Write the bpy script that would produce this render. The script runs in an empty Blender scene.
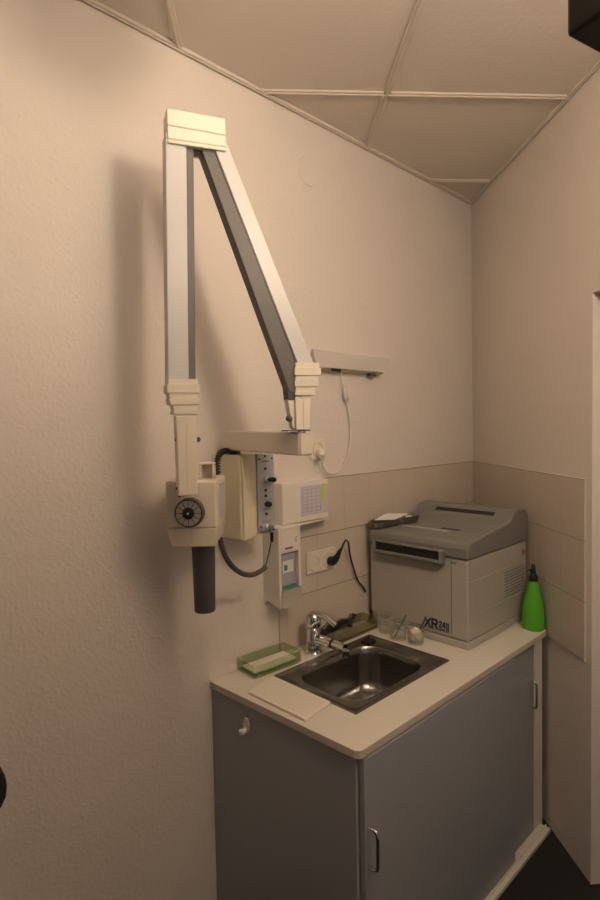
import bpy, bmesh, math, random
from mathutils import Matrix, Vector
PI = math.pi
sc = bpy.context.scene
C = sc.collection

# ------------------------------------------------------------------ camera
yaw, pitch, roll, fpx = 0.79581506, 0.04162798, 0.01822921, 563.336
c, s = math.cos, math.sin
fwd = Vector((c(yaw)*c(pitch), s(yaw)*c(pitch), -s(pitch)))
rgt = Vector((s(yaw), -c(yaw), 0)); dwn = fwd.cross(rgt)
r2 = c(roll)*rgt + s(roll)*dwn
d2 = -s(roll)*rgt + c(roll)*dwn
cd = bpy.data.cameras.new('camera'); cam = bpy.data.objects.new('camera', cd); C.objects.link(cam)
m = Matrix.Identity(4)
for i in range(3):
    m[i][0], m[i][1], m[i][2] = r2[i], -d2[i], -fwd[i]
m.translation = (-2.56825836, -1.39644391, 1.535)
cam.matrix_world = m
cd.sensor_fit = 'VERTICAL'; cd.sensor_height = 24; cd.lens = 24*fpx/900
cd.clip_start = 0.05
sc.camera = cam

# ------------------------------------------------------------------ light
w = bpy.data.worlds.new('world'); sc.world = w; w.use_nodes = True
w.node_tree.nodes['Background'].inputs[0].default_value = (0.5, 0.55, 0.65, 1)
w.node_tree.nodes['Background'].inputs[1].default_value = 0.01
LAMP_A = (-1.89, -.68, 2.475, .12, 4.4)         # x, y, z, radius, watts: see globe_lamp()
LAMP_B = (-1.85, -1.62, 2.32, .13, 41.0)
LAMPCOL = (1, .785, .59)
wd = bpy.data.lights.new('window_daylight', 'AREA'); wd.energy = 1.0; wd.color = (.62, .76, 1); wd.shape = 'RECTANGLE'; wd.size = .9; wd.size_y = 1.1  # added cool fill inside the room, in front of the unseen window
wo = bpy.data.objects.new('window_daylight', wd); wo.location = (-3.05, -2.86, 1.5); wo.rotation_euler = (PI/2, 0, 0); C.objects.link(wo)
wo.rotation_euler = (math.radians(90), 0, math.radians(-15))
vs = sc.view_settings
vs.view_transform = 'Standard'; vs.look = 'None'; vs.gamma = 1; vs.exposure = 0.0; vs.use_curve_mapping = False

# ------------------------------------------------------------------ materials
def mat(name, col, rough=.5, metal=0, spec=.5, **k):
    m = bpy.data.materials.new(name); m.use_nodes = True
    nt = m.node_tree; b = nt.nodes['Principled BSDF']
    b.inputs['Base Color'].default_value = (*col, 1)
    b.inputs['Roughness'].default_value = rough; b.inputs['Metallic'].default_value = metal
    b.inputs['Specular IOR Level'].default_value = spec
    if 'trans' in k: b.inputs['Transmission Weight'].default_value = k['trans']; b.inputs['IOR'].default_value = k.get('ior', 1.45)
    N = nt.nodes.new; L = nt.links.new
    tc = N('ShaderNodeTexCoord')
    if k.get('vary'):          # slight dirt and tone variation
        n = N('ShaderNodeTexNoise'); n.inputs['Scale'].default_value = k.get('vscale', 6); n.inputs['Detail'].default_value = 5
        L(tc.outputs['Object'], n.inputs['Vector'])
        mx = N('ShaderNodeMix'); mx.data_type = 'RGBA'; L(n.outputs['Fac'], mx.inputs[0])
        v = k['vary']
        mx.inputs[6].default_value = (*[x*(1-v) for x in col], 1); mx.inputs[7].default_value = (*[min(1, x*(1+v)) for x in col], 1)
        L(mx.outputs[2], b.inputs['Base Color'])
    if k.get('bump'):
        sca, dist = k['bump']
        n = N('ShaderNodeTexNoise'); n.inputs['Scale'].default_value = sca; n.inputs['Detail'].default_value = 3
        L(tc.outputs['Object'], n.inputs['Vector'])
        bp = N('ShaderNodeBump'); bp.inputs['Distance'].default_value = dist; bp.inputs['Strength'].default_value = k.get('bstr', .6)
        src = n.outputs['Fac']
        if k.get('chips'):     # woodchip wallpaper: sparse raised grains over fine grain
            v = N('ShaderNodeTexVoronoi'); v.inputs['Scale'].default_value = k['chips']; L(tc.outputs['Object'], v.inputs['Vector'])
            r = N('ShaderNodeMapRange'); r.inputs[1].default_value = .0; r.inputs[2].default_value = .45; r.inputs[3].default_value = 1; r.inputs[4].default_value = 0
            L(v.outputs['Distance'], r.inputs[0])
            a = N('ShaderNodeMath'); a.operation = 'MULTIPLY_ADD'; L(r.outputs[0], a.inputs[0]); a.inputs[1].default_value = .5; L(n.outputs['Fac'], a.inputs[2])
            src = a.outputs[0]
        L(src, bp.inputs['Height']); L(bp.outputs[0], b.inputs['Normal'])
    return m

M = {}
M['wall'] = mat('woodchip_wallpaper', (.74, .69, .64), .8, spec=.2, bump=(90, .0030), chips=70, bstr=.5, vary=.02)
M['wall3'] = mat('painted_wall_brown', (.17, .14, .12), .8, bump=(85, .0035), chips=65)  # unseen walls made dark to cut bounce light on the lower walls
M['wall2'] = mat('woodchip_wallpaper_far', (.76, .70, .64), .85, spec=.2, bump=(95, .0025), chips=75, bstr=.4, vary=.02)
M['ceiling'] = mat('ceiling_panel', (.70, .645, .575), .9, spec=.2, bump=(70, .0015), chips=55, bstr=.4)
M['batten'] = mat('ceiling_batten', (.69, .63, .55), .7)
M['floor'] = mat('dark_carpet', (.02, .019, .018), .95, bump=(300, .004), vary=.3, vscale=150)
M['counter'] = mat('white_laminate', (.78, .74, .66), .35, vary=.03)
M['edge'] = mat('laminate_edge', (.62, .55, .45), .5)
M['cab'] = mat('grey_laminate', (.33, .345, .375), .38, vary=.02)
M['cabside'] = mat('grey_side_panel', (.40, .37, .35), .5, vary=.02)
M['white'] = mat('white_enamel', (.56, .57, .57), .35)
M['cream'] = mat('cream_plastic', (.76, .71, .61), .35)
M['head'] = mat('ivory_plastic', (.74, .68, .57), .38)
M['yellowed'] = mat('yellowed_plastic', (.76, .69, .52), .45)
M['greyrod'] = mat('grey_plastic', (.115, .11, .105), .5)
M['greydark'] = mat('dark_grey_plastic', (.075, .073, .07), .5)
M['black'] = mat('black_plastic', (.012, .012, .012), .35)
M['blackmatt'] = mat('black_fabric', (.01, .01, .01), .9, bump=(400, .001))
M['brownblack'] = mat('brown_black_metal', (.018, .012, .008), .6)
M['cone'] = mat('cone_plastic', (.085, .085, .082), .45)
M['silver'] = mat('silver_panel', (.50, .52, .56), .4, .3)
M['chrome'] = mat('chrome', (.75, .75, .75), .1, 1)
M['steel'] = mat('brushed_steel', (.33, .32, .31), .24, 1, vary=.12, vscale=25)
M['dial'] = mat('dial_face', (.36, .33, .31), .4)
M['tick'] = mat('dial_line', (.03, .03, .03), .5)
M['xbody'] = mat('processor_beige', (.43, .41, .36), .5, vary=.02)
M['xlid'] = mat('processor_grey', (.20, .20, .185), .5, vary=.03)
M['xslot'] = mat('slot_dark', (.02, .02, .02), .6)
M['xtext'] = mat('navy_print', (.012, .014, .035), .5)
M['lidlabel'] = mat('lid_label', (.42, .42, .40), .5)
M['orange'] = mat('orange_sticker', (.5, .12, .02), .5)
M['paper'] = mat('paper', (.78, .76, .74), .8)
M['lilac'] = mat('lilac_paper', (.62, .58, .66), .8)
M['ink'] = mat('grey_ink', (.42, .38, .46), .8)
M['yg'] = mat('yellow_green_marker', (.55, .72, .15), .7)
M['bottle'] = mat('green_plastic', (.10, .42, .025), .35, spec=.5)
M['bottle'].node_tree.nodes['Principled BSDF'].inputs['Subsurface Weight'].default_value = 0.0
M['disp'] = mat('dispenser_white', (.80, .76, .70), .35)
M['tealink'] = mat('teal_label', (.05, .30, .25), .5)
M['greyliq'] = mat('bottle_lilac_grey', (.42, .42, .47), .35)
M['redink'] = mat('brown_print', (.25, .08, .05), .5)
M['cutboard'] = mat('board_white', (.85, .80, .70), .45)
M['rubber'] = mat('sealant_grey', (.25, .23, .2), .7)
M['cotton'] = mat('white_fluff', (.75, .68, .58), .9, bump=(120, .004))
def glass(name, col, lo, hi, tint):
    m = bpy.data.materials.new(name); m.use_nodes = True; nt = m.node_tree
    b = nt.nodes['Principled BSDF']; out = nt.nodes['Material Output']
    b.inputs['Base Color'].default_value = (*col, 1); b.inputs['Roughness'].default_value = .05
    t = nt.nodes.new('ShaderNodeBsdfTransparent'); t.inputs[0].default_value = (*tint, 1)
    mx = nt.nodes.new('ShaderNodeMixShader'); lw = nt.nodes.new('ShaderNodeLayerWeight'); lw.inputs[0].default_value = .35
    r = nt.nodes.new('ShaderNodeMapRange'); r.inputs[3].default_value = lo; r.inputs[4].default_value = hi
    nt.links.new(lw.outputs['Facing'], r.inputs[0]); nt.links.new(r.outputs[0], mx.inputs[0])
    nt.links.new(t.outputs[0], mx.inputs[1]); nt.links.new(b.outputs[0], mx.inputs[2]); nt.links.new(mx.outputs[0], out.inputs[0])
    return m
M['glass'] = glass('clear_glass', (.7, .7, .66), .035, .5, (.96, .96, .94))
M['gglass'] = glass('green_glass', (.34, .42, .28), .08, .40, (.88, .93, .82))
M['oliveglass'] = glass('olive_glass', (.30, .27, .16), .12, .5, (.88, .84, .68))
M['clearplastic'] = glass('clear_plastic', (.8, .78, .74), .30, .6, (.95, .94, .92))
M['pane'] = glass('window_glass', (.5, .55, .6), .05, .5, (.97, .98, 1))

# wall tile: object coordinates, u along the wall
def tile_mat(name, col, off):
    m = mat(name, col, .28, spec=.45); nt = m.node_tree; b = nt.nodes['Principled BSDF']
    N = nt.nodes.new; L = nt.links.new
    tc = N('ShaderNodeTexCoord'); mp = N('ShaderNodeMapping'); mp.inputs['Location'].default_value = off
    sx = N('ShaderNodeSeparateXYZ'); L(tc.outputs['Object'], mp.inputs['Vector']); L(mp.outputs[0], sx.inputs[0])
    def line(o, size, wd):
        a = N('ShaderNodeMath'); a.operation = 'DIVIDE'; L(o, a.inputs[0]); a.inputs[1].default_value = size
        f = N('ShaderNodeMath'); f.operation = 'FRACT'; L(a.outputs[0], f.inputs[0])
        p = N('ShaderNodeMath'); p.operation = 'PINGPONG'; L(a.outputs[0], p.inputs[0]); p.inputs[1].default_value = .5
        g = N('ShaderNodeMath'); g.operation = 'LESS_THAN'; L(p.outputs[0], g.inputs[0]); g.inputs[1].default_value = wd/size
        return g.outputs[0]
    v = line(sx.outputs['X'], .1532, .0007); h = line(sx.outputs['Z'], .203, .0013)
    mxv = N('ShaderNodeMix'); mxv.data_type = 'RGBA'; L(v, mxv.inputs[0])
    mxv.inputs[6].default_value = (*col, 1); mxv.inputs[7].default_value = (*[x*.70 for x in col], 1)
    mxh = N('ShaderNodeMix'); mxh.data_type = 'RGBA'; L(h, mxh.inputs[0]); L(mxv.outputs[2], mxh.inputs[6])
    mxh.inputs[7].default_value = (*[x*.45 for x in col], 1); L(mxh.outputs[2], b.inputs['Base Color'])
    mm = N('ShaderNodeMath'); mm.operation = 'MAXIMUM'; L(v, mm.inputs[0]); L(h, mm.inputs[1])
    bp = N('ShaderNodeBump'); bp.invert = True; bp.inputs['Distance'].default_value = .001; L(mm.outputs[0], bp.inputs['Height']); L(bp.outputs[0], b.inputs['Normal'])
    return m

# ------------------------------------------------------------------ builders
class MB:
    def __init__(s): s.bm = bmesh.new(); s.mats = []
    def _m(s, faces, m):
        if m is None: return
        if m not in s.mats: s.mats.append(m)
        for f in faces: f.material_index = s.mats.index(m)
    def hexa(s, v, m=None):
        vs = [s.bm.verts.new(p) for p in v]
        fs = [s.bm.faces.new([vs[i] for i in q]) for q in ((3,2,1,0),(4,5,6,7),(0,1,5,4),(1,2,6,5),(2,3,7,6),(3,0,4,7))]
        s._m(fs, m); return s
    def box(s, x0, x1, y0, y1, z0, z1, m=None):
        return s.hexa([(x0,y0,z0),(x1,y0,z0),(x1,y1,z0),(x0,y1,z0),(x0,y0,z1),(x1,y0,z1),(x1,y1,z1),(x0,y1,z1)], m)
    def prism(s, poly, a, b, axis='y', m=None):
        def P(u, v, w): return {'y': (u, w, v), 'x': (w, u, v), 'z': (u, v, w)}[axis]
        A = [s.bm.verts.new(P(u, v, a)) for u, v in poly]; B = [s.bm.verts.new(P(u, v, b)) for u, v in poly]
        n = len(poly); fs = [s.bm.faces.new(A[::-1]), s.bm.faces.new(B)]
        for i in range(n): fs.append(s.bm.faces.new((A[i], A[(i+1) % n], B[(i+1) % n], B[i])))
        s._m(fs, m); return s
    def lathe(s, prof, cx, cy, cz, n=32, m=None, axis=(0,0,1), cap=True):
        ax = Vector(axis).normalized(); q = Vector((0,0,1)).rotation_difference(ax).to_matrix()
        rings = []
        for r, z in prof:
            rings.append([s.bm.verts.new(Vector((cx,cy,cz)) + q @ Vector((r*c(2*PI*k/n), r*math.sin(2*PI*k/n), z))) for k in range(n)])
        fs = []
        for A, B in zip(rings, rings[1:]):
            for k in range(n): fs.append(s.bm.faces.new((A[k], A[(k+1) % n], B[(k+1) % n], B[k])))
        if cap: fs.append(s.bm.faces.new(rings[0][::-1])); fs.append(s.bm.faces.new(rings[-1]))
        s._m(fs, m); return s
    def tube(s, pts, r, n=10, m=None, closed=False):
        pts = [Vector(p) for p in pts]; rings = []; N = len(pts); up = None
        for i, p in enumerate(pts):
            t = (pts[min(i+1, N-1)] - pts[max(i-1, 0)]).normalized()
            if up is None: up = t.orthogonal().normalized()
            up = (up - t*up.dot(t)).normalized(); bi = t.cross(up)
            rr = r[i] if isinstance(r, (list, tuple)) else r
            rings.append([s.bm.verts.new(p + rr*(c(2*PI*k/n)*up + math.sin(2*PI*k/n)*bi)) for k in range(n)])
        fs = []
        for A, B in zip(rings, rings[1:]):
            for k in range(n): fs.append(s.bm.faces.new((A[k], A[(k+1) % n], B[(k+1) % n], B[k])))
        fs.append(s.bm.faces.new(rings[0][::-1])); fs.append(s.bm.faces.new(rings[-1]))
        s._m(fs, m); return s
    def build(s, name, m, parent=None, bevel=0, smooth=False, T=None, seg=2):
        if m is not None and not s.mats: s.mats = [m]
        if T is not None: bmesh.ops.transform(s.bm, matrix=T, verts=s.bm.verts)
        bmesh.ops.recalc_face_normals(s.bm, faces=s.bm.faces)
        me = bpy.data.meshes.new(name); s.bm.to_mesh(me); s.bm.free()
        for q in s.mats: me.materials.append(q)
        o = bpy.data.objects.new(name, me); C.objects.link(o)
        if smooth:
            for p in me.polygons: p.use_smooth = True
            me.set_sharp_from_angle(angle=math.radians(40))
        if bevel:
            b = o.modifiers.new('bevel', 'BEVEL'); b.width = bevel; b.segments = seg; b.limit_method = 'ANGLE'; b.angle_limit = math.radians(35)
            b.harden_normals = False
        if parent:
            o.parent = parent; o.matrix_parent_inverse = parent['_b'] if False else base_inv(parent)
        return o
def base_inv(p):
    M_ = p.matrix_basis.copy(); q = p.parent
    while q: M_ = q.matrix_basis @ q.matrix_parent_inverse.inverted() @ M_ if False else M_; q = q.parent
    # parents are either an Empty at its base (translation only) or a mesh at the origin under one
    t = Vector(p.get('base', (0, 0, 0)))
    return Matrix.Translation(-t)
def thing(name, label, cat, loc, group=None):
    o = bpy.data.objects.new(name, None); C.objects.link(o); o.location = loc; o.empty_display_size = .05
    o['base'] = tuple(float(x) for x in loc)
    o['label'] = label; o['category'] = cat
    if group: o['group'] = group
    return o
def tag(o, label, cat, group=None):
    o['label'] = label; o['category'] = cat
    if group: o['group'] = group
    return o
def struct(o): o['kind'] = 'structure'; return o
def stretch(o, lab): o['label'] = lab; return o
def arc(c0, r, a0, a1, n, f): return [f(c0, r, a0+(a1-a0)*i/n) for i in range(n+1)]
def smoothpath(P, k=6):
    P = [Vector(p) for p in P]; Q = [P[0]*2-P[1]]+P+[P[-1]*2-P[-2]]; out = []
    for i in range(1, len(Q)-2):
        a, b, d, e = Q[i-1], Q[i], Q[i+1], Q[i+2]
        for j in range(k):
            t = j/k
            out.append(.5*((2*b)+(d-a)*t+(2*a-5*b+4*d-e)*t*t+(-a+3*b-3*d+e)*t**3))
    out.append(P[-1]); return out
FONT = {}
def text(name, body, size, mt, mw, parent=None, bold=0, sx=1, sp=1.12):
    """flat raised print as a mesh; mw = world matrix of the text plane"""
    cu = bpy.data.curves.new(name, 'FONT'); cu.body = body; cu.size = size; cu.extrude = .0004; cu.offset = bold; cu.space_character = sp
    ob = bpy.data.objects.new(name, cu); C.objects.link(ob)
    me = bpy.data.meshes.new_from_object(ob.evaluated_get(bpy.context.evaluated_depsgraph_get()))
    bpy.data.objects.remove(ob); me.transform(mw @ Matrix.Diagonal((sx, 1, 1, 1))); me.materials.clear(); me.materials.append(mt)
    o = bpy.data.objects.new(name, me); C.objects.link(o)
    if parent: o.parent = parent; o.matrix_parent_inverse = base_inv(parent)
    return o

# ------------------------------------------------------------------ the room
B = 0.8587279738; ub = Vector((c(B), s(B), 0)); nb = Vector((-s(B), c(B), 0))   # along / into the room off the right wall
OC = Vector((.046, .025, 0)); YA = .025          # far corner of the room, plane of the back wall
def WB(sv, off, z): return (OC.x-sv*ub.x + off*nb.x, OC.y-sv*ub.y + off*nb.y, z)
CH = 2.6292
def wbox(mb, s0, s1, o0, o1, z0, z1, m=None):
    return mb.hexa([WB(s0,o0,z0), WB(s1,o0,z0), WB(s1,o1,z0), WB(s0,o1,z0), WB(s0,o0,z1), WB(s1,o0,z1), WB(s1,o1,z1), WB(s0,o1,z1)], m)
struct(MB().box(-3.5, .35, YA, .14, 0, CH).build('wall_back', M['wall']))
struct(MB().box(-3.52, -3.4, -3.1, YA, 0, CH).build('wall_left', M['wall3']))
mb = MB(); wbox(mb, -.1, 1.040, -.22, 0, 0, CH); wbox(mb, 1.040, 1.95, -.22, 0, 1.9417, CH); wbox(mb, 1.95, 4.2, -.22, 0, 0, CH)
struct(mb.build('wall_right', M['wall2']))
# unseen rear wall, with an added window behind the cool fill light
mb = MB(); mb.box(-3.4, -3.3, -3.12, -3, 0, CH).box(-2.7, -2.5, -3.12, -3, 0, CH).box(-3.3, -2.7, -3.12, -3, 0, .95).box(-3.3, -2.7, -3.12, -3, 2.1, CH)
struct(mb.build('wall_front', M['wall3']))
mb = MB(); mb.box(-3.3,-3.25,-3.1,-3.03,.95,2.1).box(-2.75,-2.7,-3.1,-3.03,.95,2.1).box(-3.25,-2.75,-3.1,-3.03,.95,1.0).box(-3.25,-2.75,-3.1,-3.03,2.05,2.1)
wf = struct(mb.build('window_1', M['white'])); MB().box(-3.25,-2.75,-3.07,-3.062,1.0,2.05).build('pane', M['pane'], wf)
mb = MB(); mb.prism([(-3.5, .12), (.2, .12), (.33, -.05), (-2.3, -3.1), (-3.5, -3.1)], -.1, 0, 'z'); struct(mb.build('floor', M['floor']))
mb = MB(); mb.prism([(-3.5, .12), (.2, .12), (.33, -.05), (-2.3, -3.1), (-3.5, -3.1)], CH, CH+.1, 'z'); struct(mb.build('ceiling', M['ceiling']))
# door in the recess of the right wall
mb = MB(); wbox(mb, 1.045, 1.94, -.20, -.16, .005, 1.935); dr = struct(mb.build('door_1', M['cab'], bevel=.002))
mb = MB(); wbox(mb, 1.09, 1.11, -.16, -.11, 1.0, 1.02); wbox(mb, 1.09, 1.21, -.12, -.105, 1.0, 1.02); mb.build('door_handle', M['chrome'], dr, .003)
# ceiling battens: a square grid set along the right wall
def batten(i, pts, wd, th=.007):
    (a, b2) = pts; a = Vector(a); b2 = Vector(b2); d = (b2-a).normalized(); p = Vector((-d.y, d.x, 0))*wd/2
    q = [a-p, b2-p, b2+p, a+p]
    mb = MB(); mb.hexa([(*v[:2], CH-th) for v in q]+[(*v[:2], CH) for v in q])
    q = [a-p*.35, b2-p*.35, b2+p*.35, a+p*.35]; mb.hexa([(*v[:2], CH-th-.004) for v in q]+[(*v[:2], CH-th) for v in q])
    struct(mb.build('trim_%d' % i, M['batten'], bevel=.002))
def onA(off):  # s where an off-line meets the back wall
    return off*nb.y/ub.y
bi = 1
for off in (.623, 1.272, 1.92):
    batten(bi, (WB(onA(off), off, 0), WB(3.95-.3*(off > 1.2)*3, off, 0)), .024); bi += 1
for sv in (.257, .903, 1.55, 2.19, 2.84):
    om = min(sv*ub.y/nb.y - .005, 2.6)
    batten(bi, (WB(sv, .0, 0), WB(sv, om, 0)), .022); bi += 1
batten(bi, ((-3.4, YA-.008, 0), (.03, YA-.008, 0)), .016, .010); bi += 1
batten(bi, (WB(.02, .008, 0), WB(3.95, .008, 0)), .016, .010); bi += 1
# tile dado
TA = tile_mat('wall_tile', (.62, .55, .47), (.0329, 0, .0753+.002))
mb = MB(); mb.box(-1.295, .04, YA-.007, YA, .738, 1.3457)
struct(mb.build('trim_20', TA, bevel=.0015))
o = MB(); o.box(.0, 1.0087, 0, .007, .738, 1.3457)
TB = tile_mat('wall_tile_right', (.60, .53, .46), (.0617, 0, .0753+.002))
o = struct(o.build('trim_21', TB, bevel=.0015))
o.matrix_world = Matrix(((-ub.x, nb.x, 0, OC.x), (-ub.y, nb.y, 0, OC.y), (0, 0, 1, 0), (0, 0, 0, 1)))

# round painted-over cover on the back wall
mb = MB(); mb.lathe([(.050, 0), (.048, .0035), (.043, .003), (.0, .003)], -1.110, YA, 2.436, 40, axis=(0, -1, 0), cap=False)
struct(mb.build('wall_cover', M['wall'], smooth=True)); o = bpy.data.objects['wall_cover']; del o['kind']
tag(o, 'round painted-over cover disc high on the wallpapered wall', 'cover plate')

# opal globe lamps (both outside the frame): ceiling plate, stem and glowing globe
def globe_lamp(x, y, z, r, watt, lab):
    t = thing('globe_lamp', lab, 'lamp', (x, y, CH), 'globe lamps')
    MB().lathe([(0, 0), (.06, 0), (.06, -.018), (0, -.022)], x, y, CH-.0005, 36, cap=False).build('ceiling_plate', M['white'], t, smooth=True)
    if CH-.02 > z+r: MB().lathe([(0, z+r-.004), (.010, z+r-.004), (.010, CH-.02), (0, CH-.02)], x, y, 0, 16, cap=False).build('stem', M['white'], t)
    lm = bpy.data.materials.new('lit_opal_glass'); lm.use_nodes = True
    b_ = lm.node_tree.nodes['Principled BSDF']; b_.inputs['Base Color'].default_value = (.8, .8, .8, 1)
    b_.inputs['Emission Color'].default_value = (*LAMPCOL, 1); b_.inputs['Emission Strength'].default_value = watt/(PI*4*PI*r*r)
    mb = MB(); bmesh.ops.create_uvsphere(mb.bm, u_segments=32, v_segments=20, radius=r); mb.build('globe', lm, t, smooth=True, T=Matrix.Translation((x, y, z)))
globe_lamp(*LAMP_A, 'round opal globe lamp above the X-ray arm, out of the picture')
globe_lamp(*LAMP_B, 'round opal globe lamp over the viewer, out of the picture')

# ------------------------------------------------------------------ cabinet
HC = .757
t = thing('sink_cabinet', 'grey laminate base cabinet with two sliding doors under the sink worktop', 'cabinet', (-1.0, -.3, 0))
MB().hexa([(-1.553,-.532,0), (-1.534,-.532,0), (-1.560,YA-.002,0), (-1.579,YA-.002,0), (-1.553,-.532,HC-.021), (-1.534,-.532,HC-.021), (-1.560,YA-.002,HC-.021), (-1.579,YA-.002,HC-.021)]).build('side_panel', M['cab'], t, .001)
mb = MB(); mb.hexa([(-.530,-.535,0), (-.470,-.535,0), (-.470,-.50,0), (-.530,-.50,0), (-.530,-.535,HC-.021), (-.470,-.535,HC-.021), (-.470,-.50,HC-.021), (-.530,-.50,HC-.021)])
stretch(mb.build('end_post', M['counter'], t, .001), 'white end post beside the wall')
mb = MB(); mb.box(-1.534, -.532, -.515, -.47, HC-.045, HC-.022); mb.build('top_rail', M['xslot'], t, .001)
mb = MB(); mb.box(-1.556, -.484, -.572, -.515, 0, .016).box(-1.556, -.484, -.558, -.553, .016, .024)
mb.build('bottom_rail', M['counter'], t, .002)
MB().box(-1.534, -.56, -.50, -.01, .03, .048).build('bottom_shelf', M['cab'], t)
d1 = MB().box(-1.545, -.735, -.552, -.536, .0175, HC-.026).build('door', M['cab'], t, .001)
d2 = MB().box(-.78, -.540, -.533, -.519, .0175, HC-.026).build('door', M['cab'], t, .001)
def handle(x, z0, z1, y, par):
    P = smoothpath([(x, y, z0), (x, y-.018, z0+.001), (x, y-.027, z0+.010), (x, y-.028, (z0+z1)/2), (x, y-.027, z1-.010), (x, y-.018, z1-.001), (x, y, z1)], 5)
    MB().tube(P, .0045, 10).build('handle', M['chrome'], par, smooth=True)
handle(-1.533, .462, .562, -.552, d1)
handle(-.580, .502, .60, -.533, d2)
# cream hook on the side panel
t = thing('wall_hook', 'small cream oval hook stuck on the cabinet side', 'hook', (-1.573, -.140, .66))
mb = MB(); mb.lathe([(0, .0), (.017, 0), (.018, .002), (.0165, .004), (0, .0042)], 0, 0, 0, 32, axis=(-1, 0, 0), cap=False)
mb.build('plate', M['cream'], t, smooth=True, T=Matrix.Translation((-1.5727, -.140, .676)) @ Matrix.Diagonal((1, .8, 1.25, 1)))
P = smoothpath([(-1.575, -.140, .674), (-1.580, -.140, .664), (-1.587, -.140, .660), (-1.593, -.140, .662), (-1.595, -.140, .669)], 5)
MB().tube(P, [.008-.0015*i/len(P) for i in range(len(P))], 12).build('hook_arm', M['cream'], t, smooth=True)

# ------------------------------------------------------------------ worktop
def ring_slab(outer, inner, z0, z1, name, m, edge):
    mb = MB(); bm = mb.bm; mb.mats = [m, edge]
    V = {}
    for k, P in (('o', outer), ('i', inner)):
        for z in (z0, z1): V[k, z] = [bm.verts.new((x, y, z)) for x, y in P]
    n = len(outer)
    for i in range(n):
        j = (i+1) % n
        for z in (z0, z1): bm.faces.new((V['o', z][i], V['o', z][j], V['i', z][j], V['i', z][i]))
        f = bm.faces.new((V['o', z0][i], V['o', z0][j], V['o', z1][j], V['o', z1][i])); f.material_index = 1
        bm.faces.new((V['i', z0][i], V['i', z0][j], V['i', z1][j], V['i', z1][i]))
    return mb.build(name, None, bevel=.0015)
xr = lambda y, g=.010: y*ub.x/ub.y - g
o = ring_slab([(-1.585, YA-.002), (-1.562, -.535), (-1.556, -.546), (-1.545, -.550), (-.470, -.550), (-.462, -.546), (-.457, -.540), (.014, YA-.010)],
              [(-1.40, -.115), (-1.40, -.40), (-1.40, -.41), (-1.39, -.41), (-.99, -.41), (-.98, -.41), (-.98, -.40), (-.98, -.115)],
              HC-.021, HC, 'worktop', M['counter'], M['edge'])
tag(o, 'off-white laminate worktop running from the hook side to the tiled wall', 'worktop')

# ------------------------------------------------------------------ sink
t = thing('sink', 'stainless steel inset sink with rounded bowl in the worktop', 'sink', (-1.18, -.26, HC))
def rrect(x0, x1, y0, y1, r, z, n=8):
    out = []
    for cx, cy, a in ((x1-r, y1-r, 0), (x0+r, y1-r, PI/2), (x0+r, y0+r, PI), (x1-r, y0+r, 1.5*PI)):
        for i in range(n+1): out.append((cx+r*c(a+PI/2*i/n), cy+r*s(a+PI/2*i/n), z))
    return out
def shell(mb, rings, closebot=True):
    R = [[mb.bm.verts.new(p) for p in r] for r in rings]; n = len(R[0])
    for A, B_ in zip(R, R[1:]):
        for k in range(n): mb.bm.faces.new((A[k], A[(k+1) % n], B_[(k+1) % n], B_[k]))
    if closebot: mb.bm.faces.new(R[-1])
    return mb
X0, X1, Y0, Y1 = -1.432, -.952, -.432, -.095
bx0, bx1, by0, by1 = -1.392, -1.022, -.398, -.140
mb = MB(); shell(mb, [rrect(X0, X1, Y0, Y1, .004, HC+.0005), rrect(X0+.001, X1-.001, Y0+.001, Y1-.001, .004, HC+.0035), rrect(X0+.010, X1-.010, Y0+.010, Y1-.010, .006, HC+.0035),
    rrect(X0+.013, X1-.013, Y0+.013, Y1-.013, .008, HC+.001), rrect(bx0-.008, bx1+.008, by0-.008, by1+.008, .085, HC+.001), rrect(bx0-.003, bx1+.003, by0-.003, by1+.003, .082, HC+.002)], False)
mb.build('rim', M['steel'], t, smooth=True)
mb = MB(); dep = .145
shell(mb, [rrect(bx0-.003, bx1+.003, by0-.003, by1+.003, .082, HC+.002), rrect(bx0, bx1, by0, by1, .08, HC-.002), rrect(bx0+.004, bx1-.004, by0+.004, by1-.004, .078, HC-.02), rrect(bx0+.012, bx1-.012, by0+.012, by1-.012, .075, HC-dep+.035),
    rrect(bx0+.018, bx1-.018, by0+.018, by1-.018, .07, HC-dep+.014), rrect(bx0+.035, bx1-.035, by0+.035, by1-.035, .055, HC-dep+.002), rrect(bx0+.06, bx1-.06, by0+.06, by1-.06, .035, HC-dep)])
mb.build('bowl', M['steel'], t, smooth=True)
MB().lathe([(0, 0), (.030, 0), (.034, .003), (.034, .001), (.0345, -.0005)], -1.10, -.26, HC-dep+.0008, 28, cap=False).build('drain', M['chrome'], t, smooth=True)
mb = MB(); mb.box(-1.026, -.986, -.154, -.116, HC+.0012, HC+.008); mb.build('overflow_plug', M['black'], t, .002)

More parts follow.
